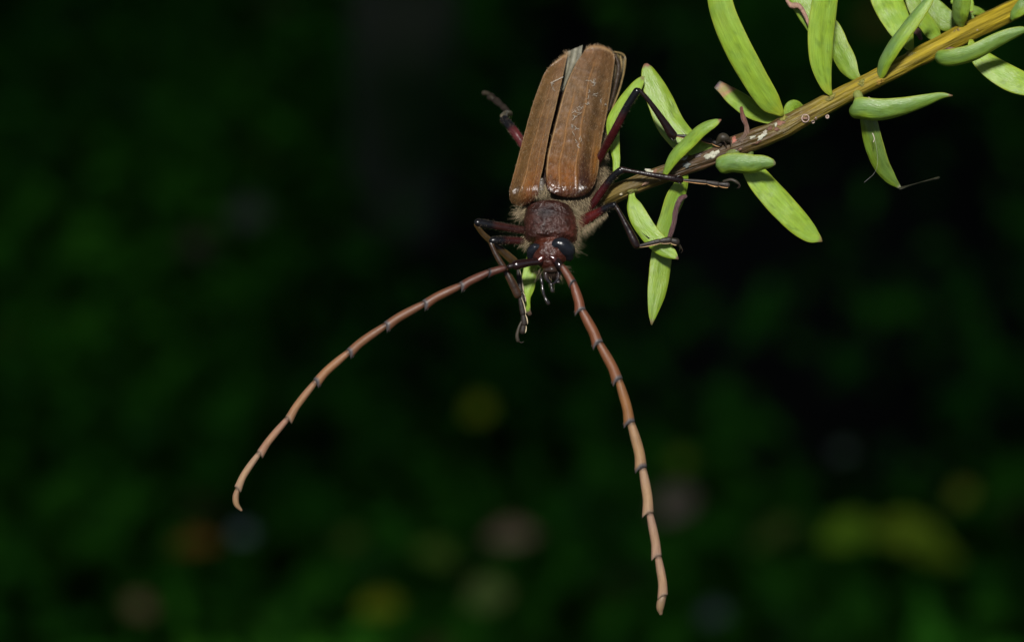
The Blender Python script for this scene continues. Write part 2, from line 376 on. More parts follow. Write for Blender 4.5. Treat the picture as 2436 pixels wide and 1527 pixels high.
# ------------------------------------------------------------------ leafy twig
TW = [(1335, 545, 165), (1400, 500, 120), (1450, 468, 78), (1520, 437, 58), (1640, 392, 42), (1747, 350, 30), (1847, 311, 26), (1925, 270, 26), (2000, 231, 34), (2115, 172, 62), (2233, 112, 110), (2320, 68, 150), (2402, 28, 200), (2520, -32, 270)]
TR = [14, 19, 22, 21, 21, 25, 25.5, 23, 22, 22, 24, 24, 23.5, 23]
twig = empty("leafy_twig", W([(1747, 350, 30)])[0])
tag(twig, "yellow brown twig with fleshy narrow green leaves reaching in from the upper right", "twig")
def twig_surf(px, py, lift=0.0):
    C = crom(np.c_[np.array(TW, float), TR], 400); dd = np.hypot(C[:, 0] - px, C[:, 1] - py); i = dd.argmin()
    r = C[i, 3]; o = min(dd[i], r * .97); return np.array([px, py, C[i, 2] - math.sqrt(r * r - o * o) - lift]), C[i]
def bark_col(v, th):
    x = v
    keys = [0, .12, .2, .27, .36, .42, .50, .58, .8, 1.0]
    cc = np.array([(.075, .052, .012), (.095, .066, .014), (.088, .058, .012), (.062, .036, .012), (.062, .036, .011), (.095, .066, .010), (.13, .097, .010), (.18, .135, .008), (.22, .165, .009), (.26, .195, .010)])
    c = np.stack([np.interp(x, keys, cc[:, k]) for k in range(3)], 1)
    st = np.array([mnoise.noise(Vector((math.cos(t) * 5, math.sin(t) * 5, a * 7))) for t, a in zip(th, v)])
    sp = np.array([mnoise.noise(Vector((math.cos(t) * 2, math.sin(t) * 2, a * 22 + 8))) for t, a in zip(th, v)])
    c = c * (1 + .55 * st)[:, None]
    br = np.clip((sp - .12) * 4, 0, 1) * np.clip((.55 - v) * 6, 0, 1) * np.clip((v - .2) * 12, 0, 1)
    c = c * (1 - br)[:, None] + np.array([.070, .036, .014]) * br[:, None]
    return c
def bark_def(V, v, th, T, S, N):
    st = np.array([mnoise.noise(Vector((math.cos(t) * 3.2, math.sin(t) * 3.2, a * 5))) for t, a in zip(th, v)])
    kn = np.array([mnoise.noise(Vector((math.cos(t) * 1.0, math.sin(t) * 1.0, a * 30 + 4))) for t, a in zip(th, v)])
    C = crom(np.c_[np.array(TW, float), TR], 170); i = np.clip((v * 169).astype(int), 0, 169)
    return C[i, :3] + (V - C[i, :3]) * (1 + .09 * st + .12 * kn)[:, None]
g = Geo(); tube(g, TW, TR, bark_col, n=44, sub=170, deform=bark_def); g.build("stem", M_bark, twig)

def patch(name, px, py, w_, h_, ang, colr, m=M_lichen, lift=1.0, seed=0, hump=2.5):
    """flaky crust that follows the stem surface"""
    gg = Geo(); V = []; n, k = 7, 20; C = []
    a0 = math.radians(ang)
    for i in range(n):
        r = i / (n - 1)
        for j in range(k):
            a = 2 * math.pi * j / k; rr = r * (1 + .75 * mnoise.noise(Vector((math.cos(a) * 1.6, math.sin(a) * 1.6, seed * 3.7))) + .45 * mnoise.noise(Vector((math.cos(a) * 4, math.sin(a) * 5, seed))))
            lx, ly = rr * w_ / 2 * math.cos(a), rr * h_ / 2 * math.sin(a)
            X = px + lx * math.cos(a0) - ly * math.sin(a0); Y = py + lx * math.sin(a0) + ly * math.cos(a0)
            p, _ = twig_surf(X, Y, (lift + hump * (1 - r ** 3) * (.8 + .4 * mnoise.noise(Vector((X * .3, Y * .3, seed))))) if i < n - 1 else -2.5)
            V.append(p); C.append(np.array(colr) * (1 + .35 * mnoise.noise(Vector((X * .4, Y * .4, 1)))))
    gg.add(V, grid_faces(n, k, caps=False) + [list(range(k))], C); return gg.build(name, m, twig)
WHT = (.33, .33, .25); BRN = (.10, .045, .025); PNK = (.22, .12, .085)
for i, (a, b, w_, h_, an, c) in enumerate([(1690, 371, 42, 20, -28, WHT), (1791, 327, 17, 8, -15, WHT), (1812, 326, 30, 13, -38, (.36, .36, .28)), (1820, 316, 14, 8, -60, (.30, .28, .22)), (1845, 297, 9, 9, 0, WHT),
        (1543, 407, 28, 10, 6, WHT), (1630, 376, 20, 7, -25, WHT), (1750, 361, 9, 8, 0, WHT), (1760, 356, 10, 6, -30, (.16, .09, .06)), (1660, 370, 20, 12, -20, (.14, .11, .10)), (1535, 437, 22, 7, -30, (.22, .13, .08)), (1570, 428, 12, 6, 0, (.25, .18, .10)),
        (1477, 462, 9, 7, 0, (.35, .30, .2)), (1634, 392, 18, 17, 0, (.10, .11, .10))]):
    patch("lichen_crust", a, b, w_, h_, an, c, seed=i + 1)
for i, (a, b, w_, h_, an, c) in enumerate([(1858, 292, 20, 16, -20, (.15, .07, .045)), (1848, 308, 14, 10, 10, (.12, .055, .035)), (1832, 305, 16, 10, -40, BRN), (1746, 333, 12, 15, 8, (.28, .10, .07)), (1800, 340, 30, 8, -25, BRN), (1720, 378, 26, 8, -40, (.12, .04, .022)), (1556, 412, 14, 18, 20, (.16, .08, .045)), (2233, 125, 16, 5, 20, BRN)]):
    patch("bark_flake", a, b, w_, h_, an, c, seed=i + 31, hump=1.8)
def scar(px, py, r, colr=(.33, .24, .2)):
    gg = Geo(); pts = []
    for k in range(13):
        a = 2 * math.pi * k / 12; p, _ = twig_surf(px + r * math.cos(a), py + r * 1.05 * math.sin(a), .8); pts.append(p)
    tube(gg, pts, 1.7, colr, n=6, sub=26, cap=(0, 0)); patch_c, _ = twig_surf(px, py, .8)
    tube(gg, [patch_c + (-r * .3, 0, 1), patch_c + (r * .3, 0, 1)], r * .45, (.16, .09, .06), n=8, sub=4); gg.build("leaf_scar", M_lichen, twig)
for s_ in [(1916, 282, 8.5), (1934, 290, 3), (1968, 278, 3.4), (2324, 68, 4), (2290, 63, 3.5), (2067, 236, 3), (1941, 282, 2)]: scar(*s_)
for (a, b, an, c) in ((1862, 281, -20, (.16, .15, .03)), (1976, 232, -25, (.16, .14, .03)), (2048, 198, -25, (.17, .16, .03)), (2168, 128, -20, (.15, .13, .03)), (2094, 195, -40, (.24, .15, .02)), (2276, 70, -25, (.14, .10, .03)), (1503, 458, -20, (.10, .10, .02))): patch('leaf_base', a, b, 26, 13, an, c, m=M_bark, seed=a, hump=3.5)
# dead leaf stalk standing on the stem
g = Geo(); tube(g, [(1764, 258, 30), (1768, 280, 24), (1777, 302, 18), (1774, 322, 14), (1764, 334, 8)], [4.5, 5.5, 5.0, 6.5, 7.5], lambda v, th: lerp((.16, .05, .035), (.14, .10, .07), v), n=10, wob=.5); g.build("leaf_stalk", M_bark, twig)

LG, LB, LY = np.array([.195, .305, .018]), np.array([.160, .275, .045]), np.array([.26, .29, .022])
def leaf(pts, wid, roll=0, camber=.07, tone=1.0, bloom=0.0, tip=(.16, .07, .045), tipv=.965, basey=.10, edgey=.75, thick=.075, brown=None, jag=0, sub=44, dark=0.0):
    P = np.array(pts, float); R = crom(np.c_[P, np.asarray(wid, float)], sub); C = R[:, :3]; w_ = np.maximum(R[:, 3], 1.2)
    T, S, N = frames(C, roll); w_ = w_ / max(.35, abs(math.cos(math.radians(roll if np.isscalar(roll) else np.mean(roll)))))
    n = 26; th = np.linspace(0, 2 * np.pi, n, endpoint=False); sd = random.uniform(0, 99)
    V, Cc, Uc = [], [], []
    for i in range(sub):
        v = i / (sub - 1)
        thk = min(w_[i], thick * w_[i] + 2.6)
        wl = 1 + .035 * mnoise.noise(Vector((v * 5, sd, 0)))
        for a in th:
            x = math.cos(a); zz = math.sin(a)
            e = w_[i] / 2 * wl * x
            if jag and x < -.3: e *= 1 - .10 * abs(math.sin(v * 38)) * jag * (v > .7)
            h = thk / 2 * zz * (1 - .3 * math.exp(-(x / .2) ** 2) * (zz > 0)) - camber * w_[i] / 2 * (x * x - .3)
            h += .035 * w_[i] * mnoise.noise(Vector((x * 2, v * 7, sd)))
            V.append(C[i] + S[i] * e + N[i] * h)
            Uc.append((x * 2.2 + sd, zz * .5 + sd * 3, v * 22))
            st = mnoise.noise(Vector((x * 4.5, v * 3.0, sd))); bl = mnoise.noise(Vector((x * 1.6, v * 5, sd + 5)))
            c = LG * tone * (1 + .18 * st + .12 * mnoise.noise(Vector((x * 11, v * 4, sd + 9))))
            bs = float(sstep(.75, -.2, x + .5 * bl)); c = lerp(c, np.array([.125, .220, .065]) * tone, float(np.clip(bloom * 1.1 * bs, 0, 1))); c = lerp(c, LB * tone, np.clip(.25 + .35 * st + .3 * bl, 0, 1) * (1 - bloom))
            c = lerp(c, LY * tone, np.clip(edgey * abs(x) ** 12 + (basey > 0) * .8 * np.clip((basey - v) / max(basey, .01), 0, 1) + .22 * max(0, bl), 0, 1))
            c = lerp(c, np.array([.12, .20, .025]), dark)
            sp_ = mnoise.noise(Vector((x * 3.3, v * 13, sd + 20))); c = lerp(c, np.array([.085, .15, .012]) * tone, .55 * float(sstep(.28, .5, sp_)))
            if brown:
                k = sstep(brown[0] - .02, brown[0] + .02, v + .02 * x); c = lerp(c, np.array(brown[1]), k)
            k = sstep(tipv - .01, tipv + .015, v + .02 * mnoise.noise(Vector((x * 3, v * 9, sd)))); c = lerp(c, np.array(tip), k)
            Cc.append(c)
    gg = Geo(); gg.add(V, grid_faces(sub, n), Cc, U=Uc); return gg.build("leaf", M_leaf, twig)

# upper row
leaf([(1862, 276, 8), (1850, 263, 2), (1829, 241, -8), (1791, 180, -25), (1751, 106, -38), (1722, 38, -46), (1708, -20, -50), (1700, -80, -50)], [8, 30, 53, 63, 65, 62, 55, 30], roll=14, basey=.16)
leaf([(1858, 281, 30), (1838, 282, 42), (1791, 262, 70), (1749, 233, 92), (1722, 212, 104), (1706, 201, 110)], [12, 30, 44, 42, 28, 22], roll=-18, tone=.85, brown=(.80, (.30, .15, .08)), tip=(.09, .06, .07), tipv=.95, basey=.02)
leaf([(1868, 283, 50), (1885, 256, 66), (1903, 262, 80), (1925, 275, 92)], [22, 34, 30, 10], roll=10, tone=.75, basey=0)
leaf([(1978, 228, 12), (1965, 203, 4), (1954, 150, -8), (1953, 85, -18), (1960, 21, -26), (1967, -30, -30), (1970, -80, -30)], [8, 28, 52, 62, 62, 58, 34], roll=-12, basey=.13)
leaf([(2048, 192, 52), (2030, 176, 62), (2012, 146, 75), (1994, 108, 88), (1980, 66, 96), (1970, 30, 100)], [8, 32, 50, 48, 38, 4], roll=22, tone=.82)
leaf([(1950, 110, 60), (1936, 62, 66), (1915, 20, 74), (1893, -18, 82), (1875, -50, 90)], [10, 40, 52, 52, 40], roll=12, tone=.92, basey=0)
g = Geo(); tube(g, [(1872, 2, 62), (1882, 14, 60), (1900, 15, 58), (1915, 36, 57), (1924, 60, 56)], [4, 6.5, 6, 5.5, 3], (.24, .14, .10), n=10, flat=.7, wob=.4); g.build("dead_leaf_edge", M_lichen, twig)
leaf([(2170, 122, 90), (2160, 105, 100), (2144, 72, 118), (2122, 28, 140), (2104, -15, 160), (2092, -60, 175)], [10, 30, 56, 70, 72, 50], roll=-10, basey=.14)
leaf([(2092, 190, 40), (2096, 170, 28), (2106, 142, 12), (2133, 100, -6), (2169, 52, -14), (2202, 10, -16), (2226, -24, -14)], [10, 24, 31, 34, 32, 24, 6], roll=38, camber=.3, bloom=.9, basey=.06, thick=.19)
leaf([(2277, 62, 160), (2252, 50, 165), (2228, 32, 175), (2204, 6, 185), (2186, -25, 190)], [28, 52, 56, 46, 20], roll=8, tone=.72, basey=0)
leaf([(2238, 92, 120), (2222, 82, 132), (2208, 62, 150), (2190, 38, 165), (2172, 6, 175), (2160, -25, 180)], [10, 34, 38, 40, 34, 16], roll=-15, tone=.75, brown=None, basey=.05)
g = Geo(); tube(g, [(2172, 66, 110), (2182, 76, 108), (2190, 92, 106)], [5, 9, 5], (.08, .04, .03), n=10, flat=.5, wob=.5); g.build("bud", M_bark, twig)
leaf([(2284, 64, 120), (2281, 46, 105), (2283, 22, 90), (2288, -12, 80), (2292, -50, 76)], [16, 34, 42, 42, 26], roll=30, bloom=.7, tone=.8, basey=0, camber=.3)
leaf([(2318, 56, 200), (2300, 26, 205), (2325, 27, 210), (2348, 36, 220)], [14, 22, 20, 8], roll=10, tone=.7, basey=0)
leaf([(2262, 6, 150), (2290, 0, 150), (2308, 4, 150), (2312, 30, 150)], [8, 12, 14, 8], roll=10, tone=1.1, basey=0)
leaf([(2406, 48, 150), (2412, 36, 140), (2430, 18, 130), (2455, -6, 125), (2480, -30, 120)], [8, 22, 34, 34, 16], roll=24, bloom=.8, tone=.85, basey=0)
# lower row, right
leaf([(2229, 142, 20), (2238, 142, 6), (2265, 140, -8), (2317, 127, -22), (2381, 94, -32), (2425, 76, -36), (2452, 70, -36)], [22, 36, 42, 40, 33, 22, 3], roll=-32, camber=.35, bloom=.75, basey=0, thick=.19)
g = Geo(); tube(g, [(2248, 122, 2), (2262, 117, -12), (2282, 121, -10)], [3, 4.5, 2.5], (.13, .07, .05), n=8, wob=.5); g.build("leaf_scar", M_lichen, twig)
leaf([(2310, 95, 96), (2314, 112, 88), (2332, 137, 76), (2362, 162, 66), (2402, 186, 58), (2445, 203, 54), (2490, 212, 52)], [10, 24, 44, 56, 60, 52, 24], roll=16, basey=.05)
leaf([(2026, 256, 16), (2032, 262, 2), (2053, 262, -10), (2095, 265, -20), (2148, 256, -30), (2201, 241, -38), (2240, 229, -42), (2266, 228, -44)], [24, 44, 53, 52, 42, 29, 15, 2], roll=-30, camber=.4, bloom=.8, basey=0, thick=.17)
g = Geo(); tube(g, [(2040, 226, 22), (2046, 238, 12), (2050, 250, 0)], [12, 10, 8], (.17, .20, .05), n=10); g.build("leaf_stalk", M_leaf, twig)
leaf([(2062, 250, 42), (2067, 291, 46), (2076, 335, 56), (2094, 388, 72), (2117, 424, 84), (2142, 448, 92)], [36, 41, 45, 41, 28, 6], roll=-25, tone=.62, bloom=.6, tip=(.25, .25, .15), basey=0)
g = Geo(); tube(g, [(2142, 448, 92), (2165, 441, 100), (2200, 431, 115), (2233, 423, 128)], [4, 1.4, 1.2, 2.8], (.045, .045, .025), n=7); g.build("tendril", M_bark, twig)
g = Geo(); tube(g, [(2079, 322, 20), (2084, 345, 16), (2088, 385, 14), (2080, 412, 14), (2056, 434, 16)], .28, (.35, .35, .3), n=4); tube(g, [(2076, 318, 20), (2080, 330, 18), (2078, 338, 18)], 1.3, (.5, .42, .35), n=5); g.build("silk_thread", M_silk, twig)
# lower row, middle
leaf([(1709, 399, 16), (1716, 398, 2), (1742, 391, -12), (1783, 393, -24), (1815, 389, -32), (1836, 389, -36), (1845, 391, -37)], [26, 42, 47, 46, 34, 20, 5], roll=-28, camber=.4, bloom=.85, basey=0, thick=.19, tip=(.14, .09, .07))
g = Geo(); tube(g, [(1748, 362, 18), (1736, 372, 6), (1730, 384, -4)], [14, 12, 9], (.13, .16, .05), n=10); g.build("leaf_stalk", M_leaf, twig)
g = Geo(); tube(g, [(1786, 350, 26), (1784, 366, 30), (1780, 382, 34)], [8, 9, 14], (.11, .13, .04), n=10); g.build("leaf_stalk", M_leaf, twig)
leaf([(1772, 380, 34), (1792, 408, 34), (1811, 434, 34), (1846, 474, 34), (1891, 522, 36), (1927, 556, 40), (1948, 569, 42), (1956, 575, 43)], [36, 50, 58, 63, 60, 44, 18, 2], roll=10, basey=0, edgey=.8)
leaf([(1716, 285, -50), (1700, 292, -48), (1671, 307, -40), (1634, 341, -24), (1601, 376, -8), (1580, 416, 8)][::-1], [12, 27, 31, 28, 18, 2], roll=32, camber=.3, bloom=.5, basey=.04, thick=.19)
leaf([(1660, 352, 40), (1645, 350, 44), (1629, 337, 50), (1596, 296, 62), (1571, 241, 74), (1551, 195, 84), (1540, 165, 90), (1536, 152, 92)], [22, 50, 62, 66, 64, 48, 28, 8], roll=-14, tone=.88, jag=0, basey=.02)
leaf([(1702, 345, 22), (1685, 352, 26), (1662, 358, 30), (1636, 356, 36)], [26, 42, 44, 22], roll=-10, tone=.95, jag=1, basey=0)
leaf([(1465, 410, 66), (1466, 380, 72), (1462, 350, 74), (1459, 296, 72), (1478, 256, 68), (1510, 212, 62), (1526, 190, 58), (1532, 182, 56)], [14, 18, 24, 34, 34, 30, 16, 2], roll=20, tone=1.12, basey=.0)
# lower row, left
leaf([(1503, 450, 50), (1503, 470, 44), (1508, 490, 38), (1522, 522, 30), (1545, 556, 22), (1573, 586, 14), (1598, 604, 8), (1614, 617, 4)], [14, 17, 36, 46, 46, 42, 26, 2], roll=-12, basey=.05, tip=(.10, .05, .03))
leaf([(1627, 410, 40), (1620, 440, 46), (1606, 472, 52), (1591, 513, 56), (1580, 552, 58), (1573, 616, 56), (1568, 658, 52), (1562, 699, 46), (1554, 742, 40), (1550, 773, 38)], [22, 34, 44, 40, 42, 50, 49, 44, 24, 3], roll=15, tone=.85, basey=0, tip=(.14, .09, .05))
g = Geo(); tube(g, [(1630, 467, 40), (1618, 474, 38), (1608, 500, 38), (1603, 530, 38), (1594, 560, 42), (1588, 580, 44)], [5, 7, 6, 6, 6, 4], (.09, .045, .045), n=10, flat=.7, wob=.3); g.build("dead_leaf_edge", M_bark, twig)
leaf([(1290, 560, 110), (1272, 600, 80), (1262, 640, 62), (1256, 682, 52), (1251, 708, 50), (1256, 736, 54), (1262, 750, 58)], [20, 30, 33, 33, 24, 13, 9], roll=10, tone=1.05, basey=0, tip=(.07, .045, .03), tipv=.93)

# ------------------------------------------------------------------ beetle
btl = empty("longhorn_beetle", W([(1320, 500, 60)])[0])
tag(btl, "brown longhorn beetle with long jointed antennae clinging head down to the leafy twig", "beetle")

# body: one continuous surface from the abdomen tip through thorax and pronotum to the muzzle
RG = [  # cy, cx, half width, half depth, d centre, tilt deg
 (128, 1400, 22, 14, 240, 0), (150, 1396, 46, 28, 240, 0), (200, 1376, 64, 38, 222, 0), (265, 1360, 76, 46, 190, 0), (330, 1350, 88, 52, 160, 0), (384, 1343, 96, 56, 130, 0), (425, 1342, 99, 58, 108, 0),
 (455, 1340, 97, 56, 94, 5), (480, 1334, 88, 52, 78, 10), (505, 1322, 76, 46, 62, 20), (512, 1312, 52, 44, 50, 30),
 (500, 1306, 42, 46, 42, 30), (503, 1306, 55, 51, 39, 30), (512, 1307, 59, 56, 35, 30), (528, 1309, 64, 59, 31, 30), (550, 1311, 64, 60, 24, 28), (568, 1311, 63, 56, 18, 28), (577, 1312, 59, 51, 13, 28), (580, 1313, 48, 43, 10, 28),
 (582, 1313, 42, 37, 7, 26), (588, 1313, 43, 37, 3, 24), (598, 1312, 47, 36, -1, 20), (608, 1311, 48, 34, -4, 16), (620, 1309, 41, 30, -6, 12), (632, 1307, 29, 25, -6, 8), (642, 1309, 20, 20, -5, 4), (650, 1312, 17, 17, -4, 0), (662, 1314, 13, 12, 0, 0), (668, 1314, 6, 6, 3, 0)]
lab = [0] * 11 + [1] * 8 + [2] * 7 + [3] * 3
A = np.array(RG, float); nn = 56
th = np.linspace(0, 2 * np.pi, nn, endpoint=False)
idx = np.linspace(0, len(A) - 1, 220); E = np.vstack([A[0], A, A[-1]])
def cr1(i):
    k = min(int(i), len(A) - 2); t = i - k; a, b, c, d = E[k], E[k + 1], E[k + 2], E[min(k + 3, len(E) - 1)]
    return 0.5 * (2 * b + (-a + c) * t + (2 * a - 5 * b + 4 * c - d) * t * t + (-a + 3 * b - 3 * c + d) * t ** 3)
V, C, F, Mi = [], [], [], []
for i in idx:
    cy, cx, hw, hd, dc, ti = cr1(i); ti = math.radians(ti); part = lab[int(round(min(i, len(lab) - 1)))]
    for t in th:
        cs, sn = math.cos(t), math.sin(t)
        cs = math.copysign(abs(cs) ** (.9 if part == 1 else 1), cs)
        x = cx + hw * cs; b = hd * sn
        p = np.array([x, cy - b * math.sin(ti), dc - b * math.cos(ti)])
        if part == 1: 
            k = 1.3 * mnoise.noise(Vector(p * .07)) + 1.7 * mnoise.noise(Vector(p * .16)) + 1.1 * mnoise.noise(Vector(p * .35)); p[2] += k * 1.0; p[0] += .5 * k * cs
        if part == 2: p[2] += 2.2 * math.exp(-((p[0] - 1302) / 5) ** 2) * (p[1] < 620) + .7 * mnoise.noise(Vector(p * .2))
        V.append(p)
        if part == 0: c = np.array([.045, .030, .014]) if (p[1] > 462 or p[0] > 1375 + (460 - p[1]) * .2) else np.array([.016, .006, .004])
        elif part == 1:
            c = np.array([.031, .0095, .006]); dk = math.exp(-(((p[0] - 1302) / 26) ** 2 + ((p[1] - 503) / 14) ** 2)); c = lerp(c, (.010, .006, .007), .95 * dk)
            c = lerp(c, (.055, .012, .008), .6 * math.exp(-((p[0] - 1365) / 16) ** 2)); c = lerp(c, (.02, .01, .01), .7 * math.exp(-((p[1] - 472) / 6) ** 2))
        elif part == 2: c = lerp((.046, .012, .006), (.030, .008, .005), sstep(575, 630, p[1])); c = lerp(c, (.035, .012, .01), .7 * sstep(30, 42, abs(p[0] - 1311)))
        else: c = lerp((.028, .018, .013), (.012, .008, .007), sstep(648, 664, p[1]))
        C.append(c)
F = grid_faces(len(idx), nn)
g = Geo(); g.add(V, F, C); g.m = []
for i in range(len(idx) - 1):
    pt = lab[int(round(min(idx[i], len(lab) - 1)))]; g.m += [pt] * nn
g.m += [0, 3]
body = g.build("body", [M_trunk, M_pron, M_head, M_leg], btl)
BV = np.array(V)

# wing cases
def coons(left, right, bottom, top, ns, nt):
    L, R_, B, T_ = crom(np.c_[left, np.zeros(len(left))], nt), crom(np.c_[right, np.zeros(len(right))], nt), crom(np.c_[bottom, np.zeros(len(bottom))], ns), crom(np.c_[top, np.zeros(len(top))], ns)
    s = np.linspace(0, 1, ns)[None, :, None]; t = np.linspace(0, 1, nt)[:, None, None]
    P = (1 - s) * L[:, None] + s * R_[:, None] + (1 - t) * B[None] + t * T_[None] - ((1 - s) * (1 - t) * L[0] + s * (1 - t) * R_[0] + (1 - s) * t * L[-1] + s * t * R_[-1])
    return P[..., :2]
def shell_depth(x, y):
    xc = 1311 + (450 - y) * .228; hw = 101 - (450 - y) * .055
    u = np.clip((x - xc) * .975 / hw, -1.04, 1.04)
    return (450 - y) * .52 + 57 * (1 - np.sqrt(1 - (u / 1.055) ** 2)) + 26 * np.clip((y - 440) / 38, 0, 1.3) ** 2
def elytron(left, right, bottom, top, inner_left, colf, name="wing_case"):
    ns, nt = 90, 130; P = coons(left, right, bottom, top, ns, nt)
    s = np.linspace(0, 1, ns)[None, :].repeat(nt, 0); t = np.linspace(0, 1, nt)[:, None].repeat(ns, 1)
    si = s if inner_left else 1 - s           # si: 0 at the suture, 1 at the outer edge
    d = shell_depth(P[..., 0], P[..., 1])
    s1 = .27 - .05 * t; s2 = .56 - .12 * t; s3 = .80 - .03 * t
    wv = .012 * np.sin(t * 23) 
    r1 = np.exp(-((si - s1 - wv) / .014) ** 2) * sstep(.03, .1, t) * (1 - sstep(.6, .72, t))
    r2 = np.exp(-((si - s2 - wv) / .014) ** 2) * sstep(.03, .1, t) * (1 - sstep(.84, .92, t))
    r3 = .5 * np.exp(-((si - s3 - wv) / .016) ** 2) * sstep(.05, .15, t) * (1 - sstep(.3, .5, t))
    rim = np.exp(-((si - .03) / .018) ** 2) + np.exp(-((si - .975) / .016) ** 2)
    endrim = np.exp(-((t - .985) / .010) ** 2)
    d = d - 2.0 * (r1 + r2 + r3) - 1.8 * rim - 1.2 * endrim
    d = d - 7 * np.exp(-(((si - .78) / .13) ** 2 + ((t - .055) / .045) ** 2)) + 3.5 * np.exp(-(((si - .55) / .10) ** 2 + ((t - .06) / .05) ** 2))   # shoulder bump and hollow
    d += 5.0 * np.exp(-(si / .025) ** 2) + 8 * sstep(.975, 1, si)
    V = np.stack([P[..., 0], P[..., 1], d], -1).reshape(-1, 3)
    nz = vnoise(V, .05).reshape(nt, ns) * .8 + vnoise(V, .14, 3).reshape(nt, ns) * .6
    V[:, 2] += nz.ravel() * .9 + (vnoise(V, .33, 8) * 2.4 * (1 - sstep(.03, .13, t)).ravel())
    C = colf(si, t, r1 + r2 + r3, rim + endrim, nz).reshape(-1, 3)
    Vb = V + np.array([0, 0, 5.0]); n0 = len(V); F = grid_faces(nt, ns, closed=False, caps=False)
    F2 = [[a + n0 for a in f][::-1] for f in F]
    rimi = [j for j in range(ns)] + [i * ns + ns - 1 for i in range(1, nt)] + [(nt - 1) * ns + j for j in range(ns - 2, -1, -1)] + [i * ns for i in range(nt - 2, 0, -1)]
    F3 = [[rimi[k], rimi[k] + n0, rimi[(k + 1) % len(rimi)] + n0, rimi[(k + 1) % len(rimi)]] for k in range(len(rimi))]
    gg = Geo(); U = np.stack([si.ravel() * 1.6, np.zeros(n0), t.ravel() * 1.1], 1); gg.add(np.vstack([V, Vb]), F + F2 + F3, np.vstack([C, C * .35]), U=np.vstack([U, U])); o = gg.build(name, M_elytra, btl); o['label_'] = 0; del o['label_']
    return o, V, s, t
def colE(si, t, ridge, rim, nz, olive=0.0):
    keys = [0, .05, .12, .25, .45, .7, 1.0]
    cc = np.array([(.04, .012, .005), (.062, .021, .007), (.098, .037, .010), (.098, .045, .015), (.100, .053, .023), (.108, .064, .031), (.105, .052, .022)])
    c = np.stack([np.interp(t + .03 * nz, keys, cc[:, k]) for k in range(3)], -1)
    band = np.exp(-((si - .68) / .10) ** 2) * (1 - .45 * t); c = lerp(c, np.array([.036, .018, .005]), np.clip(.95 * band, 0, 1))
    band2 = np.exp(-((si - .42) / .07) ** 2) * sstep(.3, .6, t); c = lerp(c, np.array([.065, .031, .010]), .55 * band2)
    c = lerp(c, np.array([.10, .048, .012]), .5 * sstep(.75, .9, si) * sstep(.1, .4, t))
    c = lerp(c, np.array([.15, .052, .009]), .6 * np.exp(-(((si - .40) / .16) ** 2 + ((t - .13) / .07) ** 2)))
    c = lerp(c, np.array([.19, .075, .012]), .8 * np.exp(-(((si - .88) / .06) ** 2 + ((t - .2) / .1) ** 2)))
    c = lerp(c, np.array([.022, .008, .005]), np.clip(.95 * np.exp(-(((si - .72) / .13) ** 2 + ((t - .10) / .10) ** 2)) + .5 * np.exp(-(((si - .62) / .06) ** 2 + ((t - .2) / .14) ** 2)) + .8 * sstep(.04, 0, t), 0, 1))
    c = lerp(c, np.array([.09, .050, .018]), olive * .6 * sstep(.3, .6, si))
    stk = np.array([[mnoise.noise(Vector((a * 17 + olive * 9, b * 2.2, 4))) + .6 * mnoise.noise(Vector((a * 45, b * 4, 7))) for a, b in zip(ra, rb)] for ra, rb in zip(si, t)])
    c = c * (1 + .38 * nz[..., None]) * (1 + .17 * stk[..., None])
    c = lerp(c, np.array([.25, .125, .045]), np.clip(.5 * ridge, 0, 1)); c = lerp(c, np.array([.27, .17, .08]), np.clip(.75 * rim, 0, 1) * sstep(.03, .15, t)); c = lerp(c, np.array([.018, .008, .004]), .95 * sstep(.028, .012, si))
    return c
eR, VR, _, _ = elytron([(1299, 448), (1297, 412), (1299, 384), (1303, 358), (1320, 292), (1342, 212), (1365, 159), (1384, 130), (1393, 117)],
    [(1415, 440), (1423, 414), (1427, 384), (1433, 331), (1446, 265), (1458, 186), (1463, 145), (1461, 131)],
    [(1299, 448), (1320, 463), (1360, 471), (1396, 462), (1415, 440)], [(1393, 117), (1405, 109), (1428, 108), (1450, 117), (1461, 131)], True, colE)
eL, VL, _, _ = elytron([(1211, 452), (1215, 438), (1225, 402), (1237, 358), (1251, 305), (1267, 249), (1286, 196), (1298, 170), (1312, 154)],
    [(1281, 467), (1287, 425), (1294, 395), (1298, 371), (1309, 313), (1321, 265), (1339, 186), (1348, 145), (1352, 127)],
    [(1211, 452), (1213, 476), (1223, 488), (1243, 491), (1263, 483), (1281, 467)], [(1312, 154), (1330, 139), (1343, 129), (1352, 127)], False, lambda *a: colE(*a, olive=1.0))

# folded hind wings: pale membrane in the gap, brown folds beside the right wing case
def sheet(name, polyL, polyR, dl, dr, colr, m, n=20, k=8, parent=btl, fold=3.0):
    L = crom(np.c_[np.array(polyL, float), np.zeros(len(polyL)) + dl], n); R_ = crom(np.c_[np.array(polyR, float), np.zeros(len(polyR)) + dr], n); V = []; C = []
    for i in range(n):
        for j in range(k):
            u = j / (k - 1); p = L[i] * (1 - u) + R_[i] * u; p[2] += fold * math.sin(u * 9 + i * .1); V.append(p); C.append(np.array(colr) * (1 + .4 * math.sin(u * 14)))
    V = np.array(V); F = grid_faces(n, k, closed=False, caps=False); gg = Geo(); gg.add(V, F, C); gg.add(V + (0, 0, 1.5), [f[::-1] for f in F], C); return gg.build(name, m, parent)
sheet("hind_wing", [(1349, 124), (1345, 160), (1338, 195), (1330, 228)], [(1386, 108), (1380, 140), (1358, 190), (1332, 228)], 180, 176, (.19, .18, .13), M_wing)
sheet("hind_wing", [(1448, 122), (1452, 160), (1446, 210), (1434, 300)], [(1486, 132), (1485, 165), (1474, 210), (1440, 300)], 215, 232, (.11, .085, .035), M_wing, k=12, fold=4)
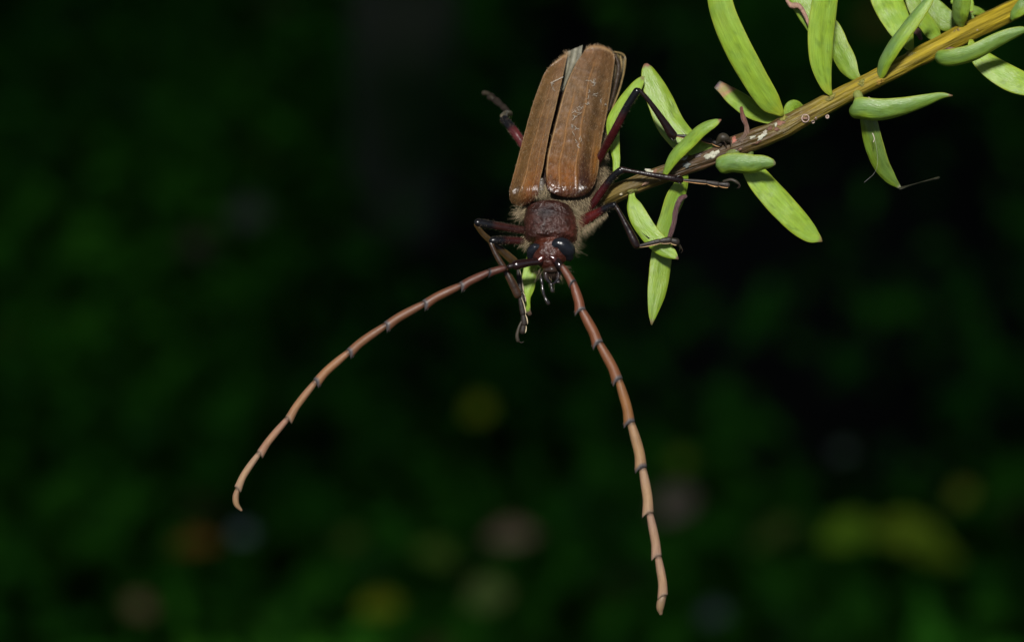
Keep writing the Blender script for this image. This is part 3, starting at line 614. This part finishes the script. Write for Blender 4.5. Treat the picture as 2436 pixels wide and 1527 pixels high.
g = Geo()
tube(g, [(1462, 124, 215), (1478, 128, 220), (1487, 137, 222), (1485, 168, 210), (1474, 212, 190), (1458, 256, 168), (1442, 300, 150)], [1.6, 2, 2, 2, 2, 1.8, 1.2], (.17, .12, .05), n=8, sub=40)
tube(g, [(1464, 132, 208), (1472, 160, 200), (1462, 215, 180), (1448, 262, 160)], [4, 6, 5, 3], (.03, .02, .012), n=10, sub=24)
tube(g, [(1476, 134, 212), (1478, 160, 204), (1468, 205, 184)], [1.5, 2, 1.5], (.22, .15, .06), n=6, sub=20)
g.build("wing_fold", M_leg, btl)

# scutellum
g = Geo(); tube(g, [(1289, 428, 14), (1287, 446, 10), (1285, 460, 12)], [5, 9, 8], (.06, .05, .04), n=12, flat=.5); g.build("scutellum", M_head, btl)

# eyes
g = Geo(); tube(g, [(1316, 589, -24), (1324, 581, -25), (1338, 584, -22), (1350, 596, -16), (1353, 608, -10)], [10, 14, 19, 19, 14], (.008, .009, .012), n=26, sub=30); g.build("eye", M_eye, btl)
g = Geo(); tube(g, [(1280, 588, -20), (1272, 590, -18), (1265, 598, -13), (1262, 609, -8)], [8, 11, 12, 9], (.008, .009, .012), n=24, sub=24); g.build("eye", M_eye, btl)
# antenna sockets, labrum, mandibles, palps
g = Geo(); tube(g, [(1284, 618, -30), (1290, 613, -32)], [9, 6], (.05, .012, .009), n=16, sub=8); g.build("antenna_socket", M_black, btl)
g = Geo(); tube(g, [(1311, 611, -36), (1318, 616, -34), (1325, 624, -32)], [5, 8, 8], (.035, .010, .009), n=16, sub=10); g.build("antenna_socket", M_black, btl)
g = Geo(); tube(g, [(1300, 642, -22), (1313, 641, -26), (1327, 641, -22)], [6, 7.5, 6], (.025, .015, .011), n=14, sub=14, flat=.8); g.build("labrum", M_black, btl)
for a in ([(1298, 650, -14), (1300, 662, -16), (1308, 672, -18), (1315, 674, -19)], [(1329, 648, -14), (1328, 661, -16), (1322, 671, -18), (1315, 675, -19)]):
    g = Geo(); tube(g, a, [7, 6.5, 4.5, 2], lambda v, th: lerp((.02, .012, .009), (.006, .005, .005), sstep(.3, .6, v)), n=14, sub=18); g.build("mandible", M_black, btl)
for pts, rr in (([(1286, 655, -12), (1288, 667, -16), (1290, 676, -18)], [4, 4.5, 3.6]), ([(1290, 679, -18), (1291, 690, -20), (1294, 702, -22)], [3.6, 4.4, 3.6]), ([(1295, 704, -22), (1299, 713, -24), (1304, 721, -24)], [3.2, 4.6, 5.4])):
    g = Geo(); tube(g, pts, rr, (.012, .010, .009), n=12, sub=12); g.build("palp_joint", M_black, btl)
for pts, rr in (([(1306, 668, -16), (1310, 676, -20), (1312, 683, -22)], [3.2, 4, 3]), ([(1312, 685, -22), (1314, 692, -22)], [4, 5]), ([(1326, 664, -16), (1329, 671, -18)], [4, 4])):
    g = Geo(); tube(g, pts, rr, (.016, .014, .012), n=12, sub=10); g.build("palp_joint", M_black, btl)

# antennae
def antenna(joints, rad, cols, side, base_parts, ds, curve):
    cols = [np.array(c) * (1.28 if k >= 5 else 1.0) for k, c in enumerate(cols)]
    a = empty("antenna", (0, 0, 0), btl)
    for pts, rr, cc in base_parts:
        gg = Geo(); tube(gg, pts, rr, cc, n=16, sub=14); gg.build("antenna_segment", M_black, a)
    nJ = len(joints)
    for k in range(nJ - 1):
        p0 = np.array([*joints[k], ds[k]], float); p1 = np.array([*joints[k + 1], ds[k + 1]], float)
        dv = p1 - p0; L = np.linalg.norm(dv); T = dv / L; pr = np.array([T[1], -T[0], 0]) * side
        last = k == nJ - 2
        r = rad[k]; p0 = p0 + T * 3.0 + (pr * r * .16 if k > 0 else 0)
        bow = curve[k] * L * (.45 if not last else 1)
        pts = [p0, p0 + dv * .33 + pr * bow * .8, p0 + dv * .66 + pr * bow * .9, p1 - T * (0 if last else 1)]
        r *= random.uniform(.95, 1.05); rr = [r * .72, r * .92, r * .97, r * 1.0] if not last else [r * .7, r, r * .9, r * .42]
        grey = k < 6
        def cf(v, th, k=k, grey=grey, last=last):
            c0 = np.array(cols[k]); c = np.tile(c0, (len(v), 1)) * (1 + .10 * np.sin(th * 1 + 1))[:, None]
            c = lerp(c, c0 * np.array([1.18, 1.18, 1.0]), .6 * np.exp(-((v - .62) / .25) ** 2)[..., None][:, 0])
            c = lerp(c, c0 * .35, .8 * (1 - sstep(.02, .09, v)))  # shade of the joint notch painted dark at the segment's start
            if grey: c = lerp(c, np.array([.060, .052, .052]) if k > 0 else np.array([.02, .02, .022]), sstep(.91, .96, v))
            else: c = lerp(c, np.array([.17, .13, .10]), .6 * sstep(.93, .99, v) * (not last))
            return c
        def df(V, v, th, T_, S, N, r=r, side=side, last=last):
            if last: return V
            s_ = S[-1]; sgn = 1 if s_.dot(pr) > 0 else -1
            k1 = np.clip(-sgn * np.cos(th), 0, 1) ** 1.2     # the outer (tooth) side
            e = sstep(.74, 1, v) * k1
            e2 = sstep(.9, 1, v) * np.clip(sgn * np.cos(th), 0, 1)
            V = V + T_[-1] * (r * 1.25 * e)[:, None] - s_ * sgn * (r * .34 * e)[:, None] + T_[-1] * (r * .3 * e2)[:, None]
            return V
        gg = Geo(); tube(gg, pts, rr, cf, n=18, sub=34, cap=(.8, 0 if not last else .8), deform=df)
        if not last:   # socket ball between this segment and the next
            tube(gg, [p1 - T * 4, p1 + T * 5], [r * .5, r * .45], (.03, .028, .028) if grey else (.05, .035, .025), n=10, sub=6)
        if grey and k > 0:
            for b in range(3):
                e0 = p1 + pr * -r * (1.0 + .1 * b) + T * (4 - 3 * b); tube(gg, [e0 + np.array([0, 0, -2.]), e0 + T * 5 - pr * 3 + np.array([0, 0, -2.])], [.7, .2], (.06, .05, .05), n=4, sub=3, cap=(0, 0))
        gg.build("antenna_segment", M_ant, a)
    return a
RB, OB, TN, TP = (.085, .026, .013), (.16, .055, .021), (.20, .105, .052), (.215, .125, .072)
BLK = (.010, .006, .006)
antenna([(1204, 637), (1166, 648), (1099, 680), (1012, 723), (921, 774), (833, 837), (754, 907), (688, 994), (620, 1076), (566, 1159), (574, 1213)],
    [9.3, 10.8, 11, 11, 10.8, 10.4, 10, 9.6, 9, 7.6], [(.050, .016, .010), (.062, .021, .012), (.085, .033, .016), (.098, .042, .021), (.115, .052, .026), (.135, .066, .032), (.145, .078, .042), (.155, .085, .054), (.175, .112, .070), (.14, .085, .048)], -1,
    [([(1284, 622, -28), (1262, 624, -34), (1240, 628, -38), (1228, 631, -40)], [9, 9.5, 11, 12], (.010, .004, .004)), ([(1219, 632, -42), (1213, 634, -42)], [6, 7], BLK)],
    [-42, -46, -52, -58, -62, -62, -58, -50, -40, -28, -20], [0, .0, .02, .02, .03, .03, .03, .02, .06, .16])
antenna([(1336, 632), (1361, 672), (1381, 737), (1422, 815), (1469, 902), (1498, 1003), (1526, 1110), (1543, 1217), (1563, 1320), (1578, 1413), (1572, 1459)],
    [10.5, 12.5, 12.8, 12.8, 12.8, 12.8, 12.2, 11.6, 11, 10], [(.075, .024, .012), (.095, .030, .014), (.105, .036, .015), (.115, .044, .018), (.14, .062, .022), (.155, .092, .048), (.175, .110, .066), (.165, .102, .068), (.17, .105, .066), (.12, .078, .046)], 1,
    [([(1326, 622, -34), (1330, 630, -38), (1334, 636, -40)], [9, 9, 8], BLK)],
    [-42, -48, -58, -68, -74, -76, -74, -68, -60, -50, -44], [0, .0, .01, .02, .02, .03, .02, .01, .02, -.12])

# legs
HAIRP = []     # (points, direction) gathered for the fringe of leg hair
def leg(fem, fr, tib, tr_, tars, fcol, tcol=(.014, .008, .006), claw=None, spurs=(), kneeblack=True, edge=(.30, .16, .06), grooved=False, tedge=None, troll=0):
    l = empty("leg", (0, 0, 0), btl)
    def fc(v, th):
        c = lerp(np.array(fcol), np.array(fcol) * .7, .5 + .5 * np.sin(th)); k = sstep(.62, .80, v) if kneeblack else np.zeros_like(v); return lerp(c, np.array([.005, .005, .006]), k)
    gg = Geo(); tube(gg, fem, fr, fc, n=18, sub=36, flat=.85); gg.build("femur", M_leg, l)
    def tc(v, th):
        c = np.tile(np.array(tcol), (len(v), 1)) * (1 + .35 * np.cos(th * 2))[:, None]
        if tedge is not None: c = lerp(c, np.array(tedge), .8 * np.exp(-(np.cos(th) / .3) ** 2) * (np.sin(th) > 0))
        return c
    gg = Geo(); tube(gg, tib, tr_, tc, n=16, sub=34, flat=.65)
    for a, b in spurs: tube(gg, [a, b], [2.0, .3], (.008, .006, .005), n=6, sub=4, cap=(0, 0))
    gg.build("tibia", M_leg, l)
    gg = Geo()
    for k in range(len(tars) - 1):
        a, b, r = np.array(tars[k][:3], float), np.array(tars[k + 1][:3], float), tars[k][3]
        T = (b - a); L = np.linalg.norm(T); T /= L; pr = np.array([-T[1], T[0], 0]) * (1 if tars[k][4] > 0 else -1)
        tube(gg, [a + T * 1.5, (a + b) / 2, b], [r * .55, r * .85, r], (.014, .010, .007), n=12, sub=12, flat=.55)
        tube(gg, [a + T * 3 + pr * r * .6, (a + b) / 2 + pr * r * .95, b + pr * r * .95 + T * 1, b + T * 4 + pr * r * .3], [.6, 1.3, 1.5, .6], edge, n=6, sub=12)
    if claw:
        tube(gg, claw[0], claw[1], (.030, .024, .016), n=10, sub=20); e = np.array(claw[0][-1], float)
        for c in claw[2]: tube(gg, c, np.linspace(1.8, .4, len(c)), (.02, .012, .008), n=6, sub=10)
    gg.build("tarsus", M_tarsus, l)
    HAIRP.append((fem, fr)); return l
FR = (.042, .006, .007)
# right hind
leg([(1415, 400, 100), (1434, 364, 66), (1462, 312, 24), (1490, 258, 2), (1515, 218, -14)], [9, 10, 10, 9.5, 9.5], [(1520, 214, -16), (1540, 236, -14), (1572, 280, -4), (1600, 322, 8)], [4.5, 5.5, 8, 11.5],
    [(1605, 322, 8, 5, 1), (1662, 328, 8, 6.5, 1), (1690, 336, 8, 7, 1), (1712, 343, 8, 6, 1)], FR, (.010, .0045, .004), spurs=[((1606, 328, 4), (1611, 345, 2)), ((1594, 326, 4), (1606, 340, 0))],
    claw=([(1708, 338, 6), (1716, 328, 0), (1724, 328, -2), (1732, 334, 2)], [6, 10, 10, 7], [[(1728, 334, -6), (1738, 340, -4), (1737, 350, 0)], [(1722, 336, -6), (1728, 346, -4), (1724, 353, 0)]]))
# right middle
leg([(1372, 520, 70), (1404, 494, 52), (1430, 458, 36), (1456, 424, 20), (1475, 407, 8)], [10, 10, 9.5, 9, 9], [(1478, 403, 6), (1510, 409, 4), (1560, 418, 4), (1602, 425, 6), (1618, 428, 8)], [7, 5, 6.5, 8.5, 9],
    [(1622, 428, 8, 5, 1), (1678, 433, 6, 6.5, 1), (1706, 438, 4, 7, 1), (1730, 440, 2, 7, 1)], FR, (.010, .0045, .004), spurs=[((1612, 434, 4), (1627, 441, 2)), ((1606, 422, 0), (1622, 416, -2))],
    claw=([(1722, 432, 0), (1738, 428, -6), (1750, 432, -8), (1757, 437, -8)], [3.5, 3.6, 4, 3], [[(1757, 437, -8), (1761, 442, -9), (1757, 449, -9)], [(1755, 436, -6), (1758, 444, -5), (1752, 449, -4)]]))
# right front
leg([(1366, 545, 46), (1388, 526, 34), (1420, 508, 20), (1444, 494, 8), (1460, 488, 0)], [16, 15, 11, 8.5, 8], [(1463, 488, -2), (1474, 506, -4), (1492, 540, -6), (1508, 572, -8), (1514, 584, -8)], [5.5, 5.5, 8, 10, 9],
    [(1517, 586, -8, 6, 1), (1567, 574, -12, 8, 1), (1592, 571, -12, 8.5, 1), (1609, 575, -10, 8, 1)], (.065, .008, .007), (.010, .0045, .0035), spurs=[((1545, 568, -12), (1527, 554, -16))],
    claw=([(1600, 572, -6), (1612, 580, 0), (1620, 590, 8)], [3.5, 4, 3], [[(1620, 590, 8), (1624, 596, 10), (1620, 602, 12)], [(1618, 590, 8), (1616, 598, 12)]]), edge=(.30, .20, .10))
# left middle (upper) and front (lower)
leg([(1262, 552, 40), (1240, 548, 30), (1200, 541, 16), (1160, 534, 4), (1137, 530, -2)], [10, 10, 10, 10, 9.5], [(1133, 535, -2), (1150, 558, 8), (1186, 590, 20), (1222, 622, 28)], [6, 6.5, 9, 11],
    [(1232, 640, 30, 7, -1), (1238, 692, 30, 8, -1), (1243, 716, 30, 6, -1)], (.030, .010, .008), (.040, .023, .008), edge=(.35, .30, .2))
leg([(1266, 578, 26), (1240, 574, 14), (1205, 572, 0), (1180, 572, -10), (1172, 573, -12)], [10, 9.5, 9.5, 9.5, 9], [(1168, 580, -14), (1180, 606, -16), (1200, 640, -18), (1218, 672, -20), (1231, 700, -20)], [5.5, 6.5, 8, 10, 10.5],
    [(1236, 706, -18, 7, -1), (1244, 745, -16, 8, -1), (1247, 769, -14, 7.5, -1), (1243, 788, -12, 7.5, -1)], (.034, .009, .008), (.032, .016, .008), spurs=[((1238, 694, -22), (1250, 706, -24))], tedge=(.02, .012, .008),
    claw=([(1240, 766, -16), (1234, 780, -18), (1230, 798, -18), (1232, 810, -17)], [2.6, 3.4, 4.4, 4.5], [[(1232, 810, -17), (1240, 815, -17), (1247, 812, -17)]]), edge=(.42, .35, .22))
# left hind, out of focus behind the wing case
leg([(1262, 372, 130), (1246, 346, 150), (1222, 312, 165), (1200, 285, 185)], [11, 11, 11, 11], [(1197, 279, 190), (1204, 272, 215), (1214, 273, 250)], [9, 8, 9],
    [(1214, 272, 255, 8, -1), (1196, 254, 280, 9, -1), (1180, 240, 300, 9.5, -1), (1166, 230, 320, 9, -1)], (.085, .016, .018), (.07, .06, .04),
    claw=([(1172, 234, 310), (1162, 224, 330), (1152, 222, 345)], [5, 5, 6], []), edge=(.34, .22, .12))

# hair
def hairs(name, roots, dirs, length, r, cols, m=M_hair, curl=.35, seg=4, parent=btl):
    n = len(roots); L = length[:, None]; V = []; Cc = []
    dirs = dirs / (np.linalg.norm(dirs, axis=1)[:, None] + 1e-9); bend = rng.normal(0, 1, (n, 3)) * curl
    side = np.cross(dirs, rng.normal(size=(n, 3))); side /= np.linalg.norm(side, axis=1)[:, None]; s2 = np.cross(dirs, side)
    rings = []
    for i in range(seg + 1):
        t = i / seg; c = roots + dirs * L * t + bend * L * (t * t) * .5; rr = (r * (1 - t * .85))[:, None]
        rings.append(np.stack([c + side * rr, c - side * rr * .5 + s2 * rr * .87, c - side * rr * .5 - s2 * rr * .87], 1))
    V = np.stack(rings, 1).reshape(-1, 3); F = []
    for h in range(n):
        b = h * (seg + 1) * 3
        for i in range(seg):
            for j in range(3): F.append([b + i * 3 + j, b + i * 3 + (j + 1) % 3, b + (i + 1) * 3 + (j + 1) % 3, b + (i + 1) * 3 + j])
    gg = Geo(); gg.add(V, F, np.repeat(cols, (seg + 1) * 3, axis=0)); o = gg.build(name, m, parent); o['kind'] = 'stuff'; return o
def goldcol(n, a=(.30, .235, .14), b=(.50, .42, .28)): t = rng.uniform(size=n); return lerp(a, b, t)
# fur: on the underbody beside the right wing case, round the pronotum, on the scutellum
R, Dr, Ln = [], [], []
trunk = BV[: nn * 88].reshape(-1, nn, 3)
for _ in range(30000):
    i = random.randrange(8, 80); j = random.randrange(nn); p = trunk[i, j] + rng.normal(0, 1.2, 3); x_, y_, d_ = p
    cen = trunk[i].mean(0); nrm = p - cen; nrm /= np.linalg.norm(nrm)
    if nrm[2] > .35 or (y_ < 468 and nrm[2] < -.35) or random.random() < .35 or (x_ < 1300 and y_ < 494) or (x_ < 1378 and y_ < 474): continue
    if y_ > 290 and (x_ > 1385 or y_ > 440) and len(R) < 4200:
        R.append(p); Dr.append(nrm * .35 * np.array([1, 1, .4]) + np.array([.12 if x_ > 1320 else -.45, .85, -.02]) + rng.normal(0, .28, 3)); Ln.append(random.uniform(9, 22))
k = len(R)
for _ in range(380):   # scutellum tuft
    R.append((random.gauss(1288, 9), random.uniform(438, 466), random.uniform(6, 16))); Dr.append((random.gauss(0, .3), 1, -.35)); Ln.append(random.uniform(10, 22))
for _ in range(260):   # left shoulder tuft
    R.append((random.gauss(1241, 8), random.gauss(506, 9), random.uniform(18, 50))); Dr.append((-.8 + random.gauss(0, .35), random.gauss(.4, .4), .1)); Ln.append(random.uniform(8, 20))
for _ in range(260):   # left of the neck
    R.append((random.gauss(1254, 6), random.gauss(573, 7), random.uniform(5, 26))); Dr.append((-.7 + random.gauss(0, .3), .8, -.3)); Ln.append(random.uniform(8, 22))
for _ in range(560):  # right of the pronotum and throat
    t = random.random(); R.append((1368 + random.gauss(0, 7) - 14 * max(0, t - .6) / .4, 490 + t * 112, random.uniform(5, 40))); Dr.append((.75 + random.gauss(0, .3), .55 + random.gauss(0, .3), -.2)); Ln.append(random.uniform(10, 26))
for _ in range(420):   # below the front thigh
    t = random.random(); R.append((1385 + t * 60, 548 - t * 40 + random.gauss(0, 4), random.uniform(5, 24))); Dr.append((.45 + random.gauss(0, .25), .9, -.1)); Ln.append(random.uniform(7, 20) * (1.1 - .7 * t))
R, Dr, Ln = np.array(R), np.array(Dr, float), np.array(Ln)
hairs("fur", R, Dr, Ln, rng.uniform(.2, .36, len(R)), goldcol(len(R), (.06, .04, .016), (.62, .50, .30)))
# fringe of short hair on legs
R, Dr, Ln = [], [], []
for fem, fr in HAIRP:
    C_ = crom(np.c_[np.array(fem, float), fr], 60); T, S, N = frames(C_[:, :3])
    for _ in range(150):
        i = random.randrange(8, 60); a = random.uniform(0, 2 * math.pi); o = S[i] * math.cos(a) + N[i] * math.sin(a) * .85
        R.append(C_[i, :3] + o * C_[i, 3] * .95); Dr.append(o * .8 + T[i] * .7 + rng.normal(0, .2, 3)); Ln.append(random.uniform(3, 7.5))
hairs("leg_hair", np.array(R), np.array(Dr), np.array(Ln), np.full(len(R), .30), goldcol(len(R), (.07, .05, .03), (.26, .20, .13)), seg=2)
# short pale bristles on the wing cases and a few on the mouth
R, Dr, Ln = [], [], []
for VV, cnt in ((VR, 1500), (VL, 1000)):
    for _ in range(cnt):
        p = VV[random.randrange(len(VV))]; R.append(p + rng.normal(0, .5, 3)); Dr.append((random.gauss(.1, .3), -.75 + random.gauss(0, .2), -.55)); Ln.append(random.uniform(3, 7.5))
for _ in range(70):
    k = random.choice([0, 1]); p = VR[129 * 90 + random.randrange(90)] if k else VL[129 * 90 + random.randrange(90)]; R.append(p); Dr.append((random.gauss(0, .4), -1, -.2)); Ln.append(random.uniform(2.5, 7))
for _ in range(40): R.append((1348 + random.gauss(0, 3), 132 + random.gauss(0, 3), 168)); Dr.append((random.gauss(-.1, .5), -1, -.2)); Ln.append(random.uniform(7, 15))
hairs("bristles", np.array(R), np.array(Dr), np.array(Ln), np.full(len(R), .36), goldcol(len(R), (.25, .15, .07), (.5, .38, .24)), seg=2)
R, Dr, Ln = [], [], []
for cx_, cy_, dx_, n_ in ((1284, 645, -.5, 16), (1330, 655, .45, 12), (1342, 636, 1.0, 7), (1310, 668, 0, 6)):
    for _ in range(n_): R.append((cx_ + random.gauss(0, 5), cy_ + random.gauss(0, 6), -20)); Dr.append((dx_ + random.gauss(0, .25), .9 if dx_ < .9 else .1, -.1)); Ln.append(random.uniform(10, 24))
hairs("mouth_bristles", np.array(R, float), np.array(Dr, float), np.array(Ln), np.full(len(R), .42), goldcol(len(R), (.10, .07, .04), (.34, .26, .15)))
# lint stuck to the wing cases
g = Geo()
def surf_d(x, y): return float(shell_depth(np.array(x), np.array(y))) - 3.5
tube(g, [(1310, 198, surf_d(1310, 198) - 4), (1339, 184, surf_d(1339, 184) - 4)], .7, (.6, .58, .5), n=5, sub=4); g.build('fibre', M_hair, btl); g = Geo()
for cx_, cy_, nfi in ((1316, 205, 2), (1411, 198, 6), (1405, 217, 2), (1375, 264, 6), (1374, 276, 3), (1362, 308, 5), (1376, 337, 3), (1396, 245, 2), (1412, 228, 2), (1378, 346, 2), (1436, 248, 2)):
    for _ in range(nfi):
        x0, y0 = cx_ + random.gauss(0, 4), cy_ + random.gauss(0, 4); a = random.uniform(0, 6.28); pts = []
        for k in range(5): 
            pts.append((x0, y0, surf_d(x0, y0) - random.uniform(.5, 2.5))); a += random.gauss(0, .9); x0 += 3 * math.cos(a); y0 += 3 * math.sin(a)
        tube(g, pts, .42, (.48, .46, .40), n=4, sub=9, cap=(0, 0))
g.build("lint", M_hair, btl)["kind"] = "stuff"
